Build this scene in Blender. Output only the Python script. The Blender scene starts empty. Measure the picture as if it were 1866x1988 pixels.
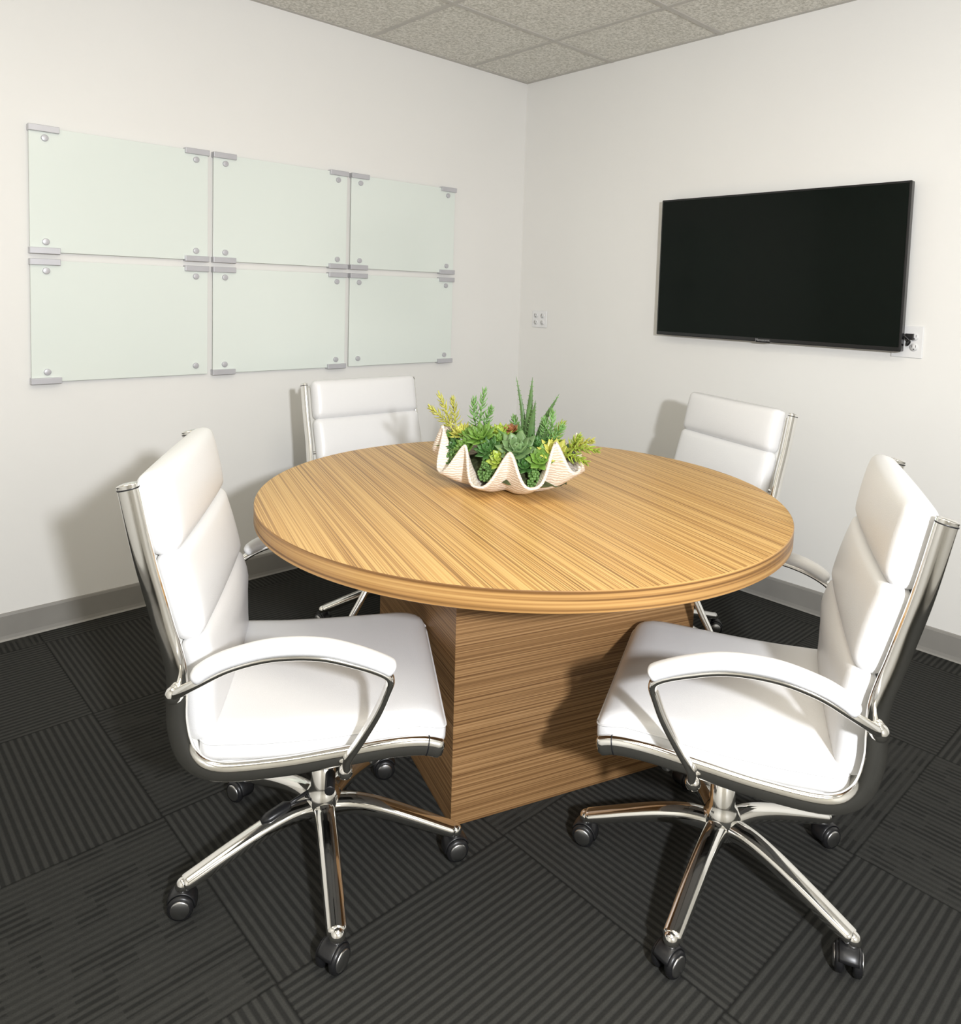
import bpy, bmesh, math, random
import numpy as np
from mathutils import Vector, Matrix
random.seed(7)
scn=bpy.context.scene
COL=bpy.context.collection
# ------------------------------------------------------------ materials
def newmat(name):
    m=bpy.data.materials.new(name); m.use_nodes=True
    nt=m.node_tree; b=nt.nodes['Principled BSDF']
    return m,nt,b
def setp(b,color=None,rough=None,metal=None,coat=None,spec=None,coat_rough=None):
    if color is not None: b.inputs['Base Color'].default_value=(*color,1)
    if rough is not None: b.inputs['Roughness'].default_value=rough
    if metal is not None: b.inputs['Metallic'].default_value=metal
    if coat is not None: b.inputs['Coat Weight'].default_value=coat
    if coat_rough is not None: b.inputs['Coat Roughness'].default_value=coat_rough
    if spec is not None: b.inputs['Specular IOR Level'].default_value=spec
def N(nt,t,**kw):
    n=nt.nodes.new(t)
    for k,v in kw.items(): setattr(n,k,v)
    return n
def L(nt,a,b): nt.links.new(a,b)
def simple(name,color,rough=.5,metal=0,noise=0.0,nscale=20,bump=0,bscale=200,**kw):
    m,nt,b=newmat(name); setp(b,color,rough,metal,**kw)
    tc=N(nt,'ShaderNodeTexCoord')
    if noise>0:
        n=N(nt,'ShaderNodeTexNoise'); n.inputs['Scale'].default_value=nscale; n.inputs['Detail'].default_value=3
        L(nt,tc.outputs['Object'],n.inputs['Vector'])
        r=N(nt,'ShaderNodeValToRGB'); r.color_ramp.elements[0].position=.3; r.color_ramp.elements[1].position=.7
        r.color_ramp.elements[0].color=(*[c*(1-noise) for c in color],1); r.color_ramp.elements[1].color=(*[min(1,c*(1+noise)) for c in color],1)
        L(nt,n.outputs['Fac'],r.inputs['Fac']); L(nt,r.outputs['Color'],b.inputs['Base Color'])
    if bump>0:
        n2=N(nt,'ShaderNodeTexNoise'); n2.inputs['Scale'].default_value=bscale; n2.inputs['Detail'].default_value=4
        L(nt,tc.outputs['Object'],n2.inputs['Vector'])
        bp=N(nt,'ShaderNodeBump'); bp.inputs['Strength'].default_value=bump; bp.inputs['Distance'].default_value=.001
        L(nt,n2.outputs['Fac'],bp.inputs['Height']); L(nt,bp.outputs['Normal'],b.inputs['Normal'])
    return m
M_wall=simple('wall_paint',(.83,.82,.79),.6,bump=.12,bscale=260,noise=.01,nscale=2)
M_base=simple('rubber_baseboard',(.27,.26,.24),.45,noise=.05,nscale=8)
M_leather=simple('white_leather',(.79,.79,.795),.34,bump=.35,bscale=420,coat=.15,coat_rough=.28)
M_sling=simple('white_backing',(.70,.69,.65),.45)
M_chrome=simple('polished_chrome',(.86,.85,.82),.08,1.0,noise=.015,nscale=5)
M_chromed=simple('satin_steel',(.55,.55,.55),.28,1.0,noise=.03)
M_black=simple('black_plastic',(.012,.012,.013),.35,noise=.1)
M_clamp=simple('clamp_metal',(.54,.54,.57),.38,.3,noise=.03)
M_screen=simple('tv_screen',(.0035,.006,.0045),.12,spec=.13,noise=.05)
M_bezel=simple('tv_bezel',(.008,.008,.009),.2,noise=.05)
M_plate=simple('outlet_plastic',(.80,.80,.80),.35,noise=.01)
M_slot=simple('outlet_slot',(.06,.06,.06),.6,noise=.05)
M_print=simple('printed_grey',(.35,.35,.36),.4,noise=.05)
M_grid=simple('tbar_metal',(.50,.48,.44),.5,noise=.04)
def m_glass():
    m,nt,b=newmat('frosted_glass'); setp(b,(.70,.79,.725),.22,0,coat=.3,coat_rough=.15)
    tc=N(nt,'ShaderNodeTexCoord'); n=N(nt,'ShaderNodeTexNoise'); n.inputs['Scale'].default_value=1.5
    L(nt,tc.outputs['Object'],n.inputs['Vector'])
    r=N(nt,'ShaderNodeValToRGB'); r.color_ramp.elements[0].color=(.755,.815,.765,1); r.color_ramp.elements[1].color=(.78,.835,.79,1)
    L(nt,n.outputs['Fac'],r.inputs['Fac']); L(nt,r.outputs['Color'],b.inputs['Base Color'])
    return m
M_glass=m_glass()
def wood(name,scale,c0,c1,c2,rough=.38,p=(.34,.5,.66)):
    m,nt,b=newmat(name); setp(b,c1,rough)
    tc=N(nt,'ShaderNodeTexCoord'); mp=N(nt,'ShaderNodeMapping'); mp.inputs['Scale'].default_value=scale
    L(nt,tc.outputs['Object'],mp.inputs['Vector'])
    n=N(nt,'ShaderNodeTexNoise'); n.inputs['Scale'].default_value=1; n.inputs['Detail'].default_value=1.2; n.inputs['Roughness'].default_value=.5; n.inputs['Distortion'].default_value=.02
    L(nt,mp.outputs['Vector'],n.inputs['Vector'])
    r=N(nt,'ShaderNodeValToRGB'); cr=r.color_ramp
    cr.elements[0].position=p[0]; cr.elements[0].color=(*c0,1); cr.elements[1].position=p[2]; cr.elements[1].color=(*c2,1)
    e=cr.elements.new(p[1]); e.color=(*c1,1)
    L(nt,n.outputs['Fac'],r.inputs['Fac']); L(nt,r.outputs['Color'],b.inputs['Base Color'])
    return m
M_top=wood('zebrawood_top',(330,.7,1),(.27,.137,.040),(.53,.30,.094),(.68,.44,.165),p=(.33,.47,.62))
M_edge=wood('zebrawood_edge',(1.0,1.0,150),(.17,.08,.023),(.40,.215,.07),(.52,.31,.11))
M_ped_shaded=wood('zebrawood_shaded',(.6,.6,270),(.145,.070,.027),(.28,.153,.062),(.41,.24,.108))  # same wood as the top, darkened: shade under the table put into the colour
def m_carpet():
    m,nt,b=newmat('carpet_tiles'); setp(b,(.05,.05,.05),.95,spec=.1)
    tc=N(nt,'ShaderNodeTexCoord'); S=.575
    sep=N(nt,'ShaderNodeSeparateXYZ'); L(nt,tc.outputs['Object'],sep.inputs[0])
    def mth(op,a,bv=None,c=None):
        n=N(nt,'ShaderNodeMath',operation=op)
        for i,x in enumerate([a,bv,c]):
            if x is None: continue
            if isinstance(x,(int,float)): n.inputs[i].default_value=x
            else: L(nt,x,n.inputs[i])
        return n.outputs[0]
    u=mth('DIVIDE',mth('ADD',sep.outputs['X'],1.262+S*20),S); v=mth('DIVIDE',mth('ADD',sep.outputs['Y'],1.26+S*20),S)
    iu=mth('FLOOR',u); iv=mth('FLOOR',v); fu=mth('FRACT',u); fv=mth('FRACT',v)
    par=mth('MODULO',mth('ADD',iu,iv),2.0)
    ipar=mth('SUBTRACT',1.0,par)
    st=mth('ADD',mth('MULTIPLY',fu,par),mth('MULTIPLY',fv,ipar))
    al=mth('ADD',mth('MULTIPLY',fv,par),mth('MULTIPLY',fu,ipar))
    ph=mth('MULTIPLY',st,32.0)
    fr=mth('FRACT',ph)
    tri=mth('ABSOLUTE',mth('SUBTRACT',fr,.5))
    ss=N(nt,'ShaderNodeMapRange',interpolation_type='SMOOTHSTEP'); L(nt,tri,ss.inputs[0]); ss.inputs[1].default_value=.12; ss.inputs[2].default_value=.38; ss.inputs[3].default_value=0; ss.inputs[4].default_value=1
    cmb=N(nt,'ShaderNodeCombineXYZ'); L(nt,iu,cmb.inputs[0]); L(nt,iv,cmb.inputs[1])
    wn=N(nt,'ShaderNodeTexWhiteNoise',noise_dimensions='3D'); L(nt,cmb.outputs[0],wn.inputs['Vector'])
    cm2=N(nt,'ShaderNodeCombineXYZ'); L(nt,mth('MULTIPLY',al,7.0),cm2.inputs[0]); L(nt,mth('MULTIPLY',mth('FLOOR',mth('DIVIDE',ph,2.0)),7.31),cm2.inputs[1]); L(nt,mth('MULTIPLY',wn.outputs['Value'],50.0),cm2.inputs[2])
    br=N(nt,'ShaderNodeTexNoise'); br.inputs['Scale'].default_value=1.0; br.inputs['Detail'].default_value=0; L(nt,cm2.outputs[0],br.inputs['Vector'])
    brk=mth('GREATER_THAN',br.outputs['Fac'],.47)
    ist=mth('GREATER_THAN',wn.outputs['Value'],.5)
    con=mth('SUBTRACT',1.0,mth('MULTIPLY',mth('MULTIPLY',ist,brk),.5))
    dim=mth('SUBTRACT',1.0,mth('MULTIPLY',ist,.15))
    stripe=mth('MULTIPLY',ss.outputs[0],con)
    fz=N(nt,'ShaderNodeTexNoise'); fz.inputs['Scale'].default_value=420; fz.inputs['Detail'].default_value=2; L(nt,tc.outputs['Object'],fz.inputs['Vector'])
    lg=N(nt,'ShaderNodeTexNoise'); lg.inputs['Scale'].default_value=60; L(nt,tc.outputs['Object'],lg.inputs['Vector'])
    base=N(nt,'ShaderNodeMixRGB'); base.inputs[1].default_value=(.046,.046,.042,1); base.inputs[2].default_value=(.0235,.0235,.022,1); L(nt,stripe,base.inputs[0])
    val=mth('ADD',.55,mth('ADD',mth('MULTIPLY',fz.outputs['Fac'],.6),mth('MULTIPLY',lg.outputs['Fac'],.3)))
    tv=mth('MULTIPLY',dim,mth('ADD',.92,mth('MULTIPLY',wn.outputs['Value'],.12)))
    e1=mth('MINIMUM',mth('MINIMUM',fu,mth('SUBTRACT',1.0,fu)),mth('MINIMUM',fv,mth('SUBTRACT',1.0,fv)))
    seam=N(nt,'ShaderNodeMapRange'); L(nt,e1,seam.inputs[0]); seam.inputs[1].default_value=.001; seam.inputs[2].default_value=.006; seam.inputs[3].default_value=.55; seam.inputs[4].default_value=1
    tot=mth('MULTIPLY',mth('MULTIPLY',val,tv),seam.outputs[0])
    mul=N(nt,'ShaderNodeMixRGB',blend_type='MULTIPLY'); mul.inputs[0].default_value=1; L(nt,base.outputs[0],mul.inputs[1]); L(nt,tot,mul.inputs[2])
    L(nt,mul.outputs[0],b.inputs['Base Color'])
    bp=N(nt,'ShaderNodeBump'); bp.inputs['Strength'].default_value=.35; bp.inputs['Distance'].default_value=.003
    L(nt,mth('ADD',mth('SUBTRACT',1.0,stripe),mth('MULTIPLY',fz.outputs['Fac'],.5)),bp.inputs['Height']); L(nt,bp.outputs[0],b.inputs['Normal'])
    return m
M_carpet=m_carpet()
def m_ceil():
    m,nt,b=newmat('acoustic_tile'); setp(b,(.4,.39,.36),.9,spec=.1)
    tc=N(nt,'ShaderNodeTexCoord'); 
    n=N(nt,'ShaderNodeTexNoise'); n.inputs['Scale'].default_value=85; n.inputs['Detail'].default_value=5; n.inputs['Roughness'].default_value=.7; L(nt,tc.outputs['Object'],n.inputs['Vector'])
    r=N(nt,'ShaderNodeValToRGB'); r.color_ramp.elements[0].position=.36; r.color_ramp.elements[0].color=(.50,.485,.43,1); r.color_ramp.elements[1].position=.62; r.color_ramp.elements[1].color=(.87,.85,.79,1)
    L(nt,n.outputs['Fac'],r.inputs['Fac']); L(nt,r.outputs['Color'],b.inputs['Base Color'])
    bp=N(nt,'ShaderNodeBump'); bp.inputs['Strength'].default_value=.5; bp.inputs['Distance'].default_value=.002; L(nt,n.outputs['Fac'],bp.inputs['Height']); L(nt,bp.outputs[0],b.inputs['Normal'])
    return m
M_ceil=m_ceil()
def m_shell():
    m,nt,b=newmat('shell_white'); setp(b,(.78,.71,.63),.5)
    tc=N(nt,'ShaderNodeTexCoord')
    n=N(nt,'ShaderNodeTexNoise'); n.inputs['Scale'].default_value=14; n.inputs['Detail'].default_value=5; L(nt,tc.outputs['Object'],n.inputs['Vector'])
    w=N(nt,'ShaderNodeTexWave',wave_type='BANDS',bands_direction='Z'); w.inputs['Scale'].default_value=45; w.inputs['Distortion'].default_value=7; w.inputs['Detail'].default_value=3; w.inputs['Detail Scale'].default_value=1.2; L(nt,tc.outputs['Object'],w.inputs['Vector'])
    mx=N(nt,'ShaderNodeMath',operation='MULTIPLY'); L(nt,n.outputs['Fac'],mx.inputs[0]); L(nt,w.outputs['Fac'],mx.inputs[1])
    r=N(nt,'ShaderNodeValToRGB'); r.color_ramp.elements[0].position=.02; r.color_ramp.elements[0].color=(.66,.55,.45,1); r.color_ramp.elements[1].position=.4; r.color_ramp.elements[1].color=(.83,.77,.69,1)
    L(nt,mx.outputs[0],r.inputs['Fac']); L(nt,r.outputs['Color'],b.inputs['Base Color'])
    bp=N(nt,'ShaderNodeBump'); bp.inputs['Strength'].default_value=.4; bp.inputs['Distance'].default_value=.002; L(nt,w.outputs['Fac'],bp.inputs['Height']); L(nt,bp.outputs[0],b.inputs['Normal'])
    return m
M_shell=m_shell()
M_soil=simple('moss_soil',(.05,.06,.02),.9,noise=.5,nscale=60,bump=1,bscale=120)
G=dict(dark=(.05,.135,.03),mid=(.13,.25,.04),lime=(.29,.38,.05),yell=(.43,.43,.08),blue=(.13,.22,.085),aloe=(.08,.16,.05),mint=(.17,.34,.10),pearl=(.11,.22,.055))
MG={k:simple('leaf_'+k,v,.42,noise=.25,nscale=40) for k,v in G.items()}
M_tip=simple('leaf_rust',(.25,.10,.035),.45,noise=.2)
# ------------------------------------------------------------ mesh builder
class MB:
    def __init__(s): s.v=[]; s.f=[]; s.mi=[]; s.sm=[]; s.mats=[]
    def mat(s,m):
        if m not in s.mats: s.mats.append(m)
        return s.mats.index(m)
    def add(s,vs,fs,m,smooth=True,M=None):
        o=len(s.v); 
        if M is not None: vs=[M@Vector(p) for p in vs]
        s.v+= [tuple(p) for p in vs]; k=s.mat(m)
        for f in fs: s.f.append([o+i for i in f]); s.mi.append(k); s.sm.append(smooth)
    def box(s,lo,hi,m,M=None):
        x0,y0,z0=lo; x1,y1,z1=hi
        vs=[(x0,y0,z0),(x1,y0,z0),(x1,y1,z0),(x0,y1,z0),(x0,y0,z1),(x1,y0,z1),(x1,y1,z1),(x0,y1,z1)]
        s.add(vs,[(0,3,2,1),(4,5,6,7),(0,1,5,4),(1,2,6,5),(2,3,7,6),(3,0,4,7)],m,False,M)
    def sweep(s,path,ra,rb,side,m,ns=14,M=None,power=1.0):
        P=[Vector(p) for p in path]; n=len(P); side=Vector(side)
        if isinstance(ra,(int,float)): ra=[ra]*n
        if isinstance(rb,(int,float)): rb=[rb]*n
        vs=[]; 
        for i in range(n):
            t=(P[min(i+1,n-1)]-P[max(i-1,0)]).normalized()
            b=(side-t*side.dot(t)).normalized(); nn=t.cross(b)
            for k in range(ns):
                a=2*math.pi*k/ns; c,d=math.cos(a),math.sin(a)
                c=math.copysign(abs(c)**power,c); d=math.copysign(abs(d)**power,d)
                vs.append(P[i]+nn*c*ra[i]+b*d*rb[i])
        fs=[]
        for i in range(n-1):
            for k in range(ns):
                k2=(k+1)%ns; fs.append((i*ns+k,i*ns+k2,(i+1)*ns+k2,(i+1)*ns+k))
        fs.append(tuple(range(ns))[::-1]); fs.append(tuple((n-1)*ns+k for k in range(ns)))
        s.add(vs,fs,m,True,M)
    def cyl(s,a,b,r,m,ns=20,r2=None,M=None):
        a=Vector(a); b=Vector(b); t=(b-a).normalized(); sd=Vector((1,0,0)) if abs(t.x)<.9 else Vector((0,1,0))
        s.sweep([a,b],[r,r2 or r],[r,r2 or r],sd,m,ns,M)
    def lathe(s,prof,m,ns=32,M=None):
        vs=[];fs=[];n=len(prof)
        for r,z in prof:
            for k in range(ns): a=2*math.pi*k/ns; vs.append((r*math.cos(a),r*math.sin(a),z))
        for i in range(n-1):
            for k in range(ns): k2=(k+1)%ns; fs.append((i*ns+k,i*ns+k2,(i+1)*ns+k2,(i+1)*ns+k))
        fs.append(tuple(range(ns))[::-1]); fs.append(tuple((n-1)*ns+k for k in range(ns)))
        s.add(vs,fs,m,True,M)
    def ball(s,c,r,m,M=None,sc=(1,1,1),nu=12,nv=8):
        vs=[(c[0],c[1],c[2]+r*sc[2])]
        for j in range(1,nv):
            th=math.pi*j/nv
            for k in range(nu): a=2*math.pi*k/nu; vs.append((c[0]+r*sc[0]*math.sin(th)*math.cos(a),c[1]+r*sc[1]*math.sin(th)*math.sin(a),c[2]+r*sc[2]*math.cos(th)))
        vs.append((c[0],c[1],c[2]-r*sc[2])); fs=[]
        for k in range(nu): fs.append((0,1+k,1+(k+1)%nu))
        for j in range(nv-2):
            for k in range(nu): a=1+j*nu; fs.append((a+k,a+nu+k,a+nu+(k+1)%nu,a+(k+1)%nu))
        e=len(vs)-1; a=1+(nv-2)*nu
        for k in range(nu): fs.append((e,a+(k+1)%nu,a+k))
        s.add(vs,fs,m,True,M)
    def rbox(s,dims,r,m,fn=None,n=14,puff=0,M=None,puffaxis=2):
        hx=Vector(dims); bm=bmesh.new(); bmesh.ops.create_cube(bm,size=2)
        bmesh.ops.subdivide_edges(bm,edges=bm.edges[:],cuts=n,use_grid_fill=True)
        vs=[]
        ax=[i for i in range(3) if i!=puffaxis]
        for v in bm.verts:
            c=[math.sin(math.pi/2*x) for x in v.co]
            p=Vector((c[0]*hx[0],c[1]*hx[1],c[2]*hx[2]))
            q=Vector([max(-(hx[i]-r),min(hx[i]-r,p[i])) for i in range(3)])
            d=p-q
            if d.length>1e-9: p=q+d.normalized()*r
            f=max(0,(1-(p[ax[0]]/hx[ax[0]])**2))*max(0,(1-(p[ax[1]]/hx[ax[1]])**2))
            p[puffaxis]+=math.copysign(puff*f**.6,p[puffaxis])*min(1,abs(p[puffaxis])/(hx[puffaxis]*.5))
            if fn: p=Vector(fn(p))
            vs.append(p)
        bm.verts.index_update(); fs=[[v.index for v in f.verts] for f in bm.faces]; bm.free()
        s.add(vs,fs,m,True,M)
    def obj(s,name,parent=None,bevel=0,bseg=2,origin=None):
        vv=s.v
        if origin: vv=[(p[0]-origin[0],p[1]-origin[1],p[2]-origin[2]) for p in s.v]
        me=bpy.data.meshes.new(name); me.from_pydata(vv,[],s.f)
        for m in s.mats: me.materials.append(m)
        me.polygons.foreach_set('material_index',s.mi); me.polygons.foreach_set('use_smooth',s.sm); me.update()
        bm=bmesh.new(); bm.from_mesh(me); bmesh.ops.recalc_face_normals(bm,faces=bm.faces[:]); bm.to_mesh(me); bm.free()
        o=bpy.data.objects.new(name,me); COL.objects.link(o)
        if parent: o.parent=parent
        if bevel:
            b=o.modifiers.new('bevel','BEVEL'); b.width=bevel; b.segments=bseg; b.limit_method='ANGLE'
        return o
def empty(name,loc=(0,0,0),rz=0):
    e=bpy.data.objects.new(name,None); e.location=loc; e.rotation_euler=(0,0,rz); e.empty_display_size=.1; COL.objects.link(e); return e
def catmull(pts,n=6):
    P=[Vector(p) for p in pts]; P=[P[0]*2-P[1]]+P+[P[-1]*2-P[-2]]; out=[]
    for i in range(1,len(P)-2):
        for k in range(n):
            t=k/n; a,b,c,d=P[i-1],P[i],P[i+1],P[i+2]
            out.append(.5*((2*b)+(c-a)*t+(2*a-5*b+4*c-d)*t*t+(3*b-a-3*c+d)*t**3))
    out.append(P[-2]); return out
# ------------------------------------------------------------ room
H=2.44; X0=-4.0; Y0=-4.1
def boxobj(name,lo,hi,m,parent=None,bevel=0):
    b=MB(); b.box(lo,hi,m); return b.obj(name,parent,bevel)
boxobj('floor',(X0-.1,Y0-.1,-.05),(.1,.1,0),M_carpet)
ceil=boxobj('ceiling',(X0-.1,Y0-.1,H),(.1,.1,H+.05),M_ceil)
boxobj('wall_left',(X0-.1,0,0),(.1,.1,H),M_wall)
boxobj('wall_right',(0,Y0,0),(.1,0,H),M_wall)
boxobj('wall_near',(X0-.1,Y0-.1,0),(.1,Y0,H),M_wall)
boxobj('wall_side',(X0-.1,Y0,0),(X0,0,H),M_wall)
def baseboard(name,a,b,nrm):
    prof=[(0,0),(.013,0),(.009,.006),(.007,.018),(.0065,.088),(.004,.096),(0,.098)]
    a=Vector(a);b=Vector(b);nrm=Vector(nrm); mb=MB(); vs=[]
    for p in (a,b):
        for d,z in prof: vs.append(p+nrm*d+Vector((0,0,z)))
    n=len(prof); fs=[(i,i+1,n+i+1,n+i) for i in range(n-1)]+[tuple(range(n)),tuple(range(n,2*n))]
    mb.add(vs,fs,M_base,False); return mb.obj(name)
baseboard('baseboard_left',(X0,0,0),(0,0,0),(0,-1,0))
baseboard('baseboard_right',(0,0,0),(0,Y0,0),(-1,0,0))
baseboard('baseboard_near',(X0,Y0,0),(0,Y0,0),(0,1,0))
baseboard('baseboard_side',(X0,Y0,0),(X0,0,0),(1,0,0))
gb=MB(); S=.608
x=-.4265
while x>X0: gb.box((x-.0115,Y0,H-.004),(x+.0115,0,H+.001),M_grid); x-=S
y=-.593
while y>Y0: gb.box((X0,y-.0115,H-.0045),(0,y+.0115,H+.0005),M_grid); y-=S
gb.box((-.02,Y0,H-.003),(0,0,H+.001),M_grid); gb.box((X0,-.02,H-.0032),(0,0,H+.001),M_grid)
gb.obj('trim_ceiling_grid',None)
# ------------------------------------------------------------ glass boards
px0,pw,pg,pzt,ph_,pgz=-2.4227,.6198,.0226,1.7946,.4286,.0292
OG=(-1.47,-.012,1.35)
gl=empty('wall_mounted_glass_board',OG)
no_bar={(0,1,'R','B'),(2,1,'L','B')}
for c in range(3):
    for r in range(2):
        xa=px0+c*(pw+pg); xb=xa+pw; zt=pzt-r*(ph_+pgz); zb=zt-ph_
        b=MB(); b.box((xa,-.018,zb),(xb,-.012,zt),M_glass); b.obj('glass_panel_%d'%(c+3*r+1),gl,.0012,origin=OG)
        k=MB()
        for sx in ('L','R'):
            for sz in ('T','B'):
                xe=xa if sx=='L' else xb; dx=1 if sx=='L' else -1; ze=zt if sz=='T' else zb; dz=-1 if sz=='T' else 1
                if (c,r,sx,sz) not in no_bar:
                    x1,x2=sorted((xe-dx*.003,xe+dx*.092)); z1,z2=sorted((ze-dz*.006,ze+dz*.016))
                    k.box((x1,-.030,z1),(x2,-.0002,z2),M_clamp)
                cx=xe+dx*.048; cz=ze+dz*.036
                k.cyl((cx,-.026,cz),(cx,-.002,cz),.0115,M_clamp,20)
        k.obj('clamps_%d'%(c+3*r+1),gl,.0015,origin=OG)
# ------------------------------------------------------------ TV
tv=empty('wall_mounted_tv',(0,0,0))
ty1,ty2,tz1,tz2=-.9695,-2.0362,1.7236,1.1006
b=MB(); b.box((-.060,ty2,tz2),(-.028,ty1,tz1),M_bezel); b.obj('tv_case',tv,.004,3)
b=MB(); b.box((-.0608,ty2+.008,tz2+.016),(-.0595,ty1-.008,tz1-.008),M_screen); b.obj('screen',tv)
b=MB(); b.box((-.03,-1.75,1.2),(-.015,-1.25,1.6),M_bezel); b.box((-.018,-1.65,1.25),(-.001,-1.35,1.55),M_black); b.obj('wall_bracket',tv,.003)
b=MB(); b.box((-.0625,-1.53,tz2-.003),(-.05,-1.47,tz2+.003),M_bezel); b.obj('sensor_tab',tv,.002)
fc=bpy.data.curves.new('brand_text','FONT'); fc.body='Novasonic'; fc.size=.015; fc.align_x='CENTER'; fc.extrude=.0002
fo=bpy.data.objects.new('brand_text',fc); COL.objects.link(fo); fo.parent=tv; fc.materials.append(M_print)
fo.rotation_euler=(math.pi/2,0,-math.pi/2); fo.location=(-.0604,-1.5,tz2+.0035)
b=MB(); b.sweep(catmull([(-.03,-2.0,1.17),(-.035,-2.035,1.16),(-.03,-2.055,1.14),(-.02,-2.045,1.125),(-.012,-2.04,1.13),(-.01,-2.045,1.155)],8),.0035,.0035,(1,0,0),M_black,10)
b.box((-.022,-2.062,1.146),(-.009,-2.036,1.168),M_black); b.obj('power_cord',tv)
def outlet(name,y1,y2,z1,z2):
    e=empty(name,(0,(y1+y2)/2,(z1+z2)/2)); w=abs(y2-y1)/2; h=abs(z2-z1)/2
    b=MB(); b.box((-.006,-w,-h),(0,w,h),M_plate); b.obj('cover_plate',e,.003,3)
    b=MB()
    for gy in (-w*.45,w*.45):
        for gz in (-.019,.019):
            b.cyl((-.008,gy,gz),(-.004,gy,gz),.0145,M_plate,20)
            b.box((-.0084,gy-.007,gz-.001),(-.0078,gy-.005,gz+.008),M_slot); b.box((-.0084,gy+.005,gz-.001),(-.0078,gy+.007,gz+.008),M_slot)
            b.cyl((-.0084,gy,gz-.007),(-.0078,gy,gz-.007),.0025,M_slot,10)
    b.obj('receptacles',e)
outlet('wall_outlet',-.104,-.214,1.088,1.182)
outlet('wall_outlet',-1.985,-2.092,1.078,1.196)
# ------------------------------------------------------------ table
TZ=.729; TR=.705
tb=empty('round_conference_table',(-1.565,-1.586,0),math.radians(-18))
b=MB(); ns=160
prof=[(TR-.0015,TZ-.044),(TR,TZ-.0425),(TR,TZ-.0015),(TR-.0015,TZ)]
vs=[];fs=[]
for r,z in prof:
    for k in range(ns): a=2*math.pi*k/ns; vs.append((r*math.cos(a),r*math.sin(a),z))
for i in range(3):
    for k in range(ns): k2=(k+1)%ns; fs.append((i*ns+k,i*ns+k2,(i+1)*ns+k2,(i+1)*ns+k))
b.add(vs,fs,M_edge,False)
b.add(vs[-ns:],[tuple(range(ns))],M_top,False); b.add(vs[:ns],[tuple(range(ns))[::-1]],M_ped_shaded,False)
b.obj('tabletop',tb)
b=MB(); b.box((-.287,-.248,0),(.418,.36,TZ-.044),M_ped_shaded); b.obj('pedestal',tb,.0015)
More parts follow.
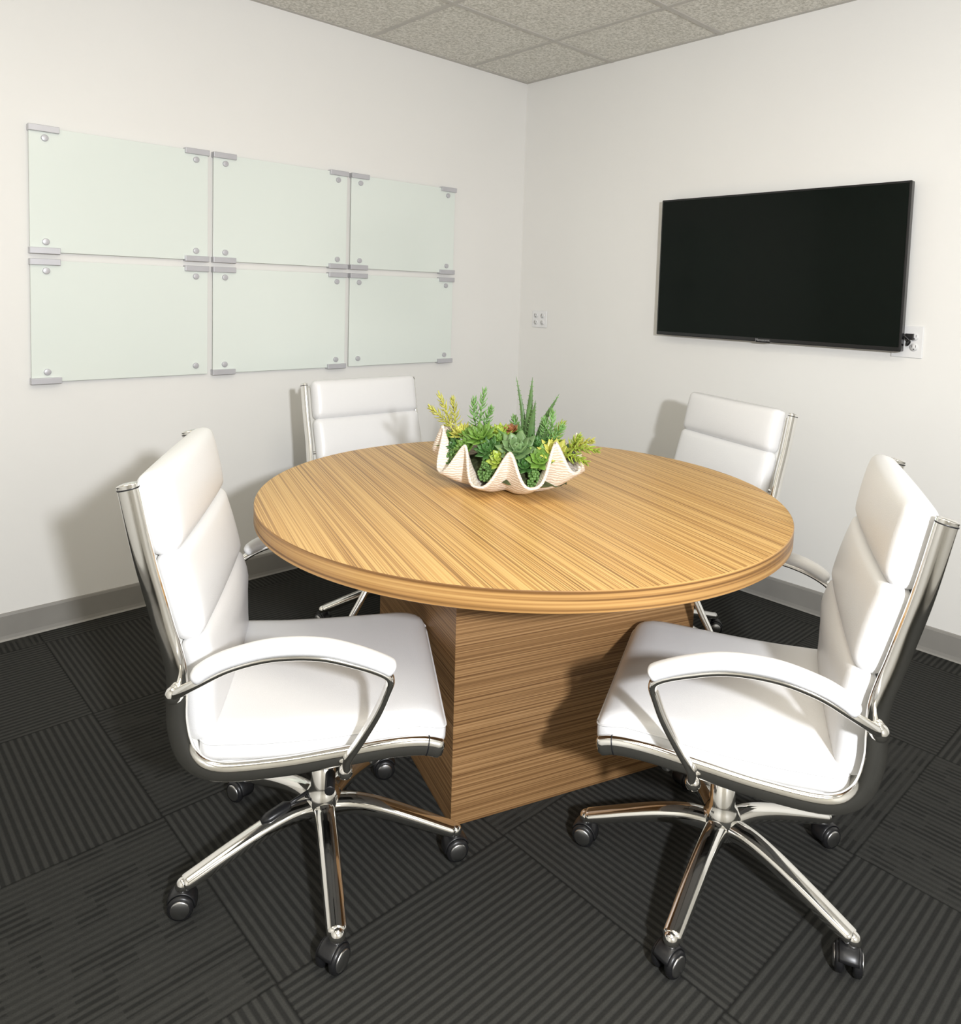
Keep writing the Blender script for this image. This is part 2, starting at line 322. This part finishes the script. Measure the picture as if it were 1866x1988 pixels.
# ------------------------------------------------------------ chair
FP=[(-.337,.918),(-.333,.900),(-.309,.785),(-.278,.668),(-.252,.575),(-.250,.480),(-.230,.415),(-.180,.384),(-.07,.383),(.03,.392),(.13,.402),(.195,.402),(.232,.392)]
FS=catmull([(p[0],0,p[1]) for p in FP],6)
def backx(z):
    zs=[.40,.43,.477,.53,.572,.668,.785,.90,.96]; xs=[-.235,-.245,-.250,-.252,-.250,-.276,-.308,-.332,-.346]
    return float(np.interp(z,zs,xs))
def tw(z):
    k=min(1,max(0,(z-.50)/.22)); k=k*k*(3-2*k); return .265-.012*k
def make_chair(loc,rz,phase,drop=0.0,lever=False,phang=None):
    e=empty('office_chair',(loc[0],loc[1],0),rz)
    D=-drop
    fr=MB(); TW=.264
    for sd in (-1,1):
        path=[Vector((p.x,sd*tw(p.z),p.z+D)) for p in FS]; n=len(path)
        ra=[.0185]*n; rb=[.0120]*n
        ra[0]=.012; rb[0]=.008; ra[-1]=.014; rb[-1]=.009
        fr.sweep(path,ra,rb,(0,1,0),M_chrome,24,power=.95)
        for idx in (5,n-6):
            a=path[idx]; t=(path[idx+1]-path[idx-1]).normalized()
            fr.sweep([a-t*.0012,a+t*.0012],.0192,.0127,(0,1,0),M_black,20,power=.95)
        ay=sd*.318
        ap=catmull([(-.250,sd*.276,.545+D),(-.240,sd*.298,.556+D),(-.205,ay,.582+D),(-.15,ay,.607+D),(-.08,ay,.621+D),(0,ay,.618+D),(.07,ay,.598+D),(.113,ay,.580+D),(.126,ay,.565+D),(.120,sd*.316,.54+D),(.104,sd*.312,.50+D),(.078,sd*.303,.45+D),(.055,sd*.294,.408+D),(.05,sd*.288,.378+D)],6)
        n2=len(ap); w=[.012+.004*math.sin(math.pi*i/(n2-1)) for i in range(n2)]
        fr.sweep(ap,[.0085]*n2,w,(0,1,0),M_chrome,14)
        fr.ball((.049,sd*.288,.378+D),.0145,M_chrome); fr.ball((-.252,sd*.282,.543+D),.0165,M_chrome)
        fr.cyl((.049,sd*.26,.385+D),(.049,sd*.292,.378+D),.008,M_chrome,12)
    for x,z in ((-.10,.372),(.10,.383)):
        fr.cyl((x,-TW,z+D),(x,TW,z+D),.010,M_chromed,14)
    fr.cyl((-.272,-.255,.65+D),(-.272,.255,.65+D),.008,M_chromed,14)
    fr.obj('frame',e)
    mc=MB(); mc.box((-.12,-.075,.335+D),(.12,.075,.372+D),M_chromed); mc.box((-.07,-.05,.305+D),(.06,.05,.337+D),M_black)
    mc.cyl((.02,-.05,.325+D),(.02,-.20,.318+D),.0055,M_chromed,10); mc.cyl((.02,-.20,.318+D),(.02,-.25,.316+D),.010,M_black,12)
    mc.obj('tilt_mechanism',e,.006)
    pd=MB()
    for sd in (-1,1):
        pc=[Vector(p) for p in catmull([(-.214,sd*.318,.589+D),(-.19,sd*.319,.607+D),(-.15,sd*.319,.624+D),(-.08,sd*.319,.638+D),(0,sd*.319,.635+D),(.065,sd*.319,.617+D),(.115,sd*.318,.595+D),(.133,sd*.318,.583+D)],6)]
        n=len(pc); ra=[];rb=[]
        for i in range(n):
            u=i/(n-1); k=min(1,(min(u,1-u)*14)); k=math.sqrt(max(0,1-(1-k)**2)); ra.append(.004+.0095*k); rb.append(.006+.0155*k)
        pd.sweep(pc,ra,rb,(0,1,0),M_leather,20,power=.8)
    pd.obj('arm_pads',e)
    sl=MB()
    pth=[p for p in FS if p.z<.90]
    vs=[];fs=[]
    for p in pth[:-4]:
        for sg in (-1,1):
            vs.append((p.x,sg*tw(p.z),p.z+D))
    for i in range(len(pth)-5): fs.append((2*i,2*i+1,2*i+3,2*i+2))
    sl.add(vs,fs,M_sling,True); so=sl.obj('sling',e); md=so.modifiers.new('solid','SOLIDIFY'); md.thickness=.012; md.offset=0
    bc=MB()
    for (z1,z2,th,yw) in ((.778,.930,.026,.238),(.618,.784,.024,.241),(.425,.626,.022,.243)):
        zc=(z1+z2)/2; hh=(z2-z1)/2
        def fn(p,zc=zc,th=th):
            z=zc+p.z; x=backx(z); dx=(backx(z+.02)-backx(z-.02))/.04
            nrm=Vector((1,0,-dx)).normalized(); q=Vector((x+.031,p.y,z))+nrm*p.x
            q.z+=D
            return q
        bc.rbox((th,yw,hh),.0215,M_leather,fn,n=18,puff=.015,puffaxis=0)
    bc.obj('back_cushions',e)
    sc=MB()
    def fs_(p):
        x=p.x+.012; z=p.z+.411+D
        z+= .012*max(0,(x+.02)/.25)**1.2 if x>-.02 else 0
        z-= .020*max(0,(x-.17)/.07)**2
        z+= .006*max(0,(-x-.10)/.12)
        return Vector((x,p.y*(1-.03*max(0,(x/.25))),z))
    sc.rbox((.232,.252,.030),.026,M_leather,fs_,n=18,puff=.008)
    lp=[]
    hx_,hy_,rc=.2335,.2535,.03
    for cx,cy,a0 in ((hx_-rc,hy_-rc,0),(-hx_+rc,hy_-rc,90),(-hx_+rc,-hy_+rc,180),(hx_-rc,-hy_+rc,270)):
        for k in range(7):
            a=math.radians(a0+15*k); lp.append((cx+rc*math.cos(a),cy+rc*math.sin(a)))
    full=[]
    for i in range(len(lp)):
        p,q=lp[i],lp[(i+1)%len(lp)]; m_=max(1,int(math.hypot(q[0]-p[0],q[1]-p[1])/.03))
        for k in range(m_): full.append((p[0]+(q[0]-p[0])*k/m_,p[1]+(q[1]-p[1])*k/m_))
    full.append(full[0])
    sc.sweep([fs_(Vector((p[0]*.992,p[1]*.992,.012))) for p in full],.0022,.0022,(0,0,1),M_leather,6)
    sc.obj('seat_cushion',e)
    us=MB()
    us.rbox((.215,.245,.012),.011,M_leather,lambda p:Vector((p.x+.012,p.y,p.z+.384+D+.010*max(0,p.x/.2))),n=10)
    us.obj('seat_underpad',e)
    bs=MB(); rb0=(phase-rz)
    bs.lathe([(.014,.31+D),(.020,.308+D),(.020,.225),(.027,.222),(.027,.165),(.033,.155),(.040,.140),(.040,.100),(.028,.090)],M_chrome,32)
    cs=MB()
    for k in range(5):
        a=rb0+k*2*math.pi/5; Mx=Matrix.Rotation(a,4,'Z')
        pts=catmull([(.015,0,.118),(.07,0,.122),(.13,0,.113),(.20,0,.094),(.265,0,.074),(.300,0,.064)],6); n=len(pts)
        rr=[.0215-.0085*(i/(n-1)) for i in range(n)]; rw=[.0240-.0050*(i/(n-1)) for i in range(n)]
        rr[-1]*=.7; rw[-1]*=.7
        bs.sweep(pts,rr,rw,(0,1,0),M_chrome,18,M=Mx,power=.85)
        bs.ball((.298,0,.063),.0155,M_chrome,M=Mx)
        sw=Mx@Matrix.Translation((.290,0,0))@Matrix.Rotation(random.uniform(-1.2,1.2) if phang is None else phang[k],4,'Z')
        cs.cyl((0,0,.040),(0,0,.062),.006,M_chromed,12,M=sw)
        for sy in (-1,1):
            cs.lathe([(.006,-.008),(.022,-.008),(.0255,-.004),(.0255,.004),(.022,.008),(.006,.008)],M_black,28,M=sw@Matrix.Translation((.010,sy*.016,.0255))@Matrix.Rotation(math.pi/2,4,'X'))
            cs.lathe([(.003,-.001),(.019,-.001),(.0195,0),(.017,.002),(.003,.003)],M_chromed,24,M=sw@Matrix.Translation((.010,sy*.0245,.0255))@Matrix.Rotation(-sy*math.pi/2,4,'X'))
        hp=[(.010+.027*math.cos(t),0,.0255+.0275*math.sin(t)) for t in [math.radians(x) for x in range(20,190,12)]]
        cs.sweep(hp,.003,.018,(0,1,0),M_black,12,M=sw)
    bs.obj('star_base',e); cs.obj('casters',e)
    if lever:
        lv=MB(); a=rb0; Mx=Matrix.Rotation(a,4,'Z')
        lv.cyl((.03,-.012,.150),(.085,-.004,.142),.004,M_black,10,M=Mx)
        lv.sweep([(.075,-.004,.142),(.085,-.004,.142),(.125,0,.134),(.140,0,.130)],[.006,.009,.010,.005],[.008,.014,.014,.008],(0,1,0),M_black,14,M=Mx)
        lv.obj('tension_lever',e)
    return e
make_chair((-2.186,-1.607),-.568,-3.264,0,lever=True)
make_chair((-1.553,-2.23),2.045,3.367,0)
make_chair((-1.328,-.722),-1.62,1.46,.024)
make_chair((-.772,-1.520),2.80,-.20,.027)
# ------------------------------------------------------------ shell planter
sp=empty('succulent_shell_planter',(-1.585,-1.545,TZ+.001),math.radians(-75))
def shell_pt(phi,t):
    w=math.cos(9*phi+1.571); fold=(0.5-0.5*w)**1.5
    a=.212; bb=.115
    env=t**.72
    rx=a*env*(1.10-.13*fold*t); ry=bb*env*(1.24-.32*fold*t)
    x=rx*math.cos(phi); y=ry*math.sin(phi)
    z=.008+t**2.0*(.026+.092*fold) + .055*abs(math.cos(phi))**3*t**2
    return Vector((x,y,z))
b=MB(); nu=315; nt_=26; vs=[];fs=[]
for j in range(nt_+1):
    for i in range(nu): vs.append(shell_pt(2*math.pi*i/nu,.12+.88*j/nt_))
for j in range(nt_):
    for i in range(nu): i2=(i+1)%nu; fs.append((j*nu+i,j*nu+i2,(j+1)*nu+i2,(j+1)*nu+i))
fs.append(tuple(range(nu))[::-1])
b.add(vs,fs,M_shell,True); o=b.obj('clam_shell',sp); md=o.modifiers.new('solid','SOLIDIFY'); md.thickness=.007; md.offset=1
b=MB(); vs=[];fs=[]; nu=72
for j in range(9):
    t=.70*(1-j/9)
    for i in range(nu):
        a=2*math.pi*i/nu
        vs.append((.185*t/.7*math.cos(a),.095*t/.7*math.sin(a), .038+.062*(1-(t/.70)**2)+random.uniform(-.003,.003)))
for j in range(8):
    for i in range(nu): i2=(i+1)%nu; fs.append((j*nu+i,j*nu+i2,(j+1)*nu+i2,(j+1)*nu+i))
fs.append(tuple(8*nu+i for i in range(nu)))
b.add(vs,fs,M_soil,True); b.obj('moss',sp)
def leaf(b,M,L_,w,th,m,curl=.3,n=7,pointy=1.0):
    pts=[];ra=[];rb=[]
    for i in range(n):
        t=i/(n-1); pts.append((L_*t,0,curl*L_*t*t))
        ww=math.sin(math.pi*min(1,(t*.85+.12)))**.8*(1 if t<.7 else (1-((t-.7)/.3)**1.6*.9))
        rb.append(max(.0004,w*ww)); ra.append(max(.0003,th*ww))
    b.sweep(pts,ra,rb,(0,1,0),m,8,M=M)
def rosette(b,c,R,m,tilt=(0,0),layers=4,n=7,wr=.30,tip=None,up=.25):
    B=Matrix.Translation(c)@Matrix.Rotation(tilt[0],4,'X')@Matrix.Rotation(tilt[1],4,'Y')
    for l in range(layers):
        el=math.radians(12+l*66/(layers-1)); LL=R*(1-.17*l)
        for k in range(n):
            a=2*math.pi*(k+.5*(l%2))/n+l*.2+random.uniform(-.08,.08)
            leaf(b,B@Matrix.Rotation(a,4,'Z')@Matrix.Rotation(-el,4,'Y')@Matrix.Translation((R*.05,0,0)),LL,R*wr,R*.07,m,curl=up)
def sprig(b,p0,p1,m,nl=26,ll=.030,w=.0028):
    p0=Vector(p0);p1=Vector(p1); mid=(p0+p1)/2+Vector((random.uniform(-.008,.008),0,.008))
    path=catmull([p0,mid,p1],8); b.sweep(path,.002,.002,(0,1,0),m,6)
    n=len(path)
    for k in range(nl):
        t=.25+.75*k/(nl-1); i=min(n-2,int(t*(n-1))); p=path[i].lerp(path[i+1],t*(n-1)-i); tg=(path[i+1]-path[i]).normalized()
        a=k*2.4; q=tg.to_track_quat('Z','Y').to_matrix().to_4x4()
        leaf(b,Matrix.Translation(p)@q@Matrix.Rotation(a,4,'Z')@Matrix.Rotation(-math.radians(5+45*t),4,'Y'),ll*(1.05-.5*t),w,w*.6,m,curl=.3,n=5)
b=MB()
for (x,y,z,lx,ly,w) in [(.055,.02,.315,.012,-.005,.0145),(.045,.03,.310,-.038,0,.0095),(.075,.02,.275,.068,.01,.012),(.068,.01,.255,.022,-.015,.0145),(.035,.0,.17,-.05,-.03,.011),(.095,.0,.20,.06,-.02,.010),(.06,.0,.20,-.01,-.03,.012)]:
    p0=Vector((x,y,.08)); p1=Vector((x+lx,y+ly,z)); path=catmull([p0,(p0+p1)/2+Vector((-lx*.15,0,.01)),p1],8); n=len(path)
    rb=[max(.0005,w*(1-(i/(n-1))**1.5)) for i in range(n)]
    sdv=Vector((1,.3,0)); b.sweep(path,[r*.42 for r in rb],rb,sdv,MG['aloe'],8)
    for i in range(2,n-1,1):
        for sgn in (-1,1):
            q=path[i]+Vector((sgn*rb[i]*.95,sgn*rb[i]*.28,0)); b.sweep([q,q+Vector((sgn*.0035,sgn*.001,.002))],[.0012,.0002],[.0012,.0002],(0,1,0),MG['mint'],5)
b.obj('aloe',sp)
b=MB()
R_=[((-.135,-.02,.135),.040,'yell',9,.22,(.5,-.2)),((-.055,-.045,.138),.050,'mid',9,.24,(.6,0)),((.065,-.050,.120),.060,'blue',7,.33,(.6,.1)),((.030,-.078,.095),.038,'lime',7,.34,(.9,0)),
((.160,-.02,.118),.050,'yell',9,.26,(.5,.3)),((.135,-.05,.105),.042,'mid',7,.32,(.8,.3)),((-.185,-.015,.108),.042,'mid',7,.32,(.5,-.5)),((-.015,-.065,.112),.042,'dark',9,.28,(.8,0)),
((-.09,-.062,.11),.038,'mid',9,.25,(.9,-.2)),((.10,-.065,.09),.034,'dark',8,.3,(.9,.2)),((.0,.05,.13),.05,'mid',8,.3,(-.4,0)),((-.10,.05,.12),.045,'blue',8,.3,(-.6,0)),((.12,.05,.12),.045,'lime',8,.3,(-.6,.1)),((.185,.01,.11),.04,'dark',8,.3,(0,.6)),((-.15,.035,.12),.04,'lime',8,.3,(-.4,-.3)),((-.02,0,.145),.042,'lime',9,.26,(.3,0)),((.11,-.01,.13),.045,'dark',9,.26,(.3,.1)),((-.14,-.045,.105),.032,'dark',8,.3,(.9,-.3)),((.0,-.03,.135),.032,'mid',8,.3,(.5,0)),((-.10,-.03,.135),.036,'mid',9,.25,(.5,0))]
for c,R,k,n,wr,t in R_: rosette(b,c,R,MG[k],tilt=t,n=n,wr=wr)
rosette(b,(.01,.01,.160),.024,M_tip,tilt=(.5,0),n=6)
b.obj('rosettes',sp)
b=MB()
for p0,p1,k in [((-.17,-.01,.12),(-.235,0,.238),'yell'),((-.165,0,.12),(-.200,.02,.225),'yell'),((-.16,-.01,.13),(-.25,-.02,.20),'yell'),((-.10,.0,.13),(-.085,.01,.262),'mint'),((-.095,.0,.13),(-.125,.02,.232),'mint'),((-.08,.0,.13),(-.055,.0,.215),'mint'),
 ((.125,0,.12),(.140,0,.225),'mint'),((.12,0,.12),(.110,.01,.20),'mint'),((.13,0,.12),(.170,0,.19),'mint'),((.19,-.02,.13),(.285,-.03,.150),'lime'),((.18,-.03,.12),(.265,-.05,.120),'lime'),((.18,0,.12),(.255,0,.165),'yell'),((.18,0,.11),(.22,.0,.17),'lime'),((0,.06,.12),(-.03,.09,.18),'mint'),((.1,.07,.12),(.12,.1,.18),'lime')]:
    sprig(b,p0,p1,MG[k])
b.obj('sedum_sprigs',sp)
b=MB()
for (x0,y0) in [(-.145,-.072),(-.138,-.075),(-.130,-.078),(-.122,-.08),(-.015,-.100),(-.007,-.103),(.002,-.104),(.010,-.103),(.018,-.10),(.128,-.076),(.136,-.074),(.120,-.08)]:
    z=.105; x=x0; y=y0*.75
    while z>.038:
        for q in range(3): b.ball((x+random.uniform(-.007,.007),y+random.uniform(-.006,.006),z),random.uniform(.0032,.0050),MG['pearl'],nu=7,nv=5)
        z-=.0065; y+=(y0-y)*.18; x+=random.uniform(-.002,.002)
b.obj('string_of_pearls',sp)
# ------------------------------------------------------------ lights
def area(name,loc,target,size,power,color,sy=None):
    l=bpy.data.lights.new(name,'AREA'); l.energy=power; l.color=color; l.size=size
    if sy: l.shape='RECTANGLE'; l.size_y=sy
    o=bpy.data.objects.new(name,l); COL.objects.link(o); o.location=loc
    d=Vector(target)-Vector(loc); o.rotation_euler=d.to_track_quat('-Z','Y').to_euler(); return o
area('flash_softbox',(-2.97,-3.88,1.60),(-1.0,-1.0,1.0),.11,80,(.94,.96,1.0))
def fill_panel(i,x1,x2,y1,y2,p):  # unseen ceiling panel with housing, added for warm ambient fill
    e=empty('added_ceiling_fill',((x1+x2)/2,(y1+y2)/2,H)); w=(x2-x1)/2; h=(y2-y1)/2
    b=MB(); 
    for lo,hi in [((-w,-h,-.012),(-w+.025,h,0)),((w-.025,-h,-.012),(w,h,0)),((-w,-h,-.012),(w,-h+.025,0)),((-w,h-.025,-.012),(w,h,0))]: b.box(lo,hi,M_plate)
    b.obj('fill_panel_frame',e)
    l=bpy.data.lights.new('ambient_fill_lamp','AREA'); l.shape='RECTANGLE'; l.size=2*w-.05; l.size_y=2*h-.05; l.energy=p; l.color=(1.0,.91,.74)
    o=bpy.data.objects.new('ambient_fill_lamp',l); COL.objects.link(o); o.parent=e; o.location=(0,0,-.008)
fill_panel(1,-2.239,-1.654,-3.014,-1.82,14)
fill_panel(2,-3.455,-2.87,-1.80,-.605,5)
fill_panel(3,-3.455,-2.87,-3.622,-2.43,9)
w=bpy.data.worlds.new('w'); scn.world=w; w.use_nodes=True; w.node_tree.nodes['Background'].inputs[0].default_value=(1,.97,.92,1); w.node_tree.nodes['Background'].inputs[1].default_value=.3
# ------------------------------------------------------------ camera
Q=[-3.02567,-3.01649,1.27102,.75218,-.07105,-.03042,1454.04,956.73,672.21]
yaw,pitch,roll=Q[3:6]
f=Vector((math.sin(yaw)*math.cos(pitch),math.cos(yaw)*math.cos(pitch),math.sin(pitch))); r=Vector((math.cos(yaw),-math.sin(yaw),0)); d=f.cross(r)
c_,s_=math.cos(roll),math.sin(roll); r2=c_*r+s_*d; d2=-s_*r+c_*d
cd=bpy.data.cameras.new('camera'); co=bpy.data.objects.new('camera',cd); COL.objects.link(co); scn.camera=co
Mx=Matrix.Identity(4)
for i in range(3): Mx[i][0]=r2[i]; Mx[i][1]=-d2[i]; Mx[i][2]=-f[i]; Mx[i][3]=Q[i]
co.matrix_world=Mx
cd.sensor_width=36; cd.lens=Q[6]*36/1988; cd.shift_x=(933-Q[7])/1988; cd.shift_y=(Q[8]-994)/1988; cd.clip_start=.02
scn.view_settings.view_transform='Standard'; scn.view_settings.look='None'; scn.view_settings.exposure=0
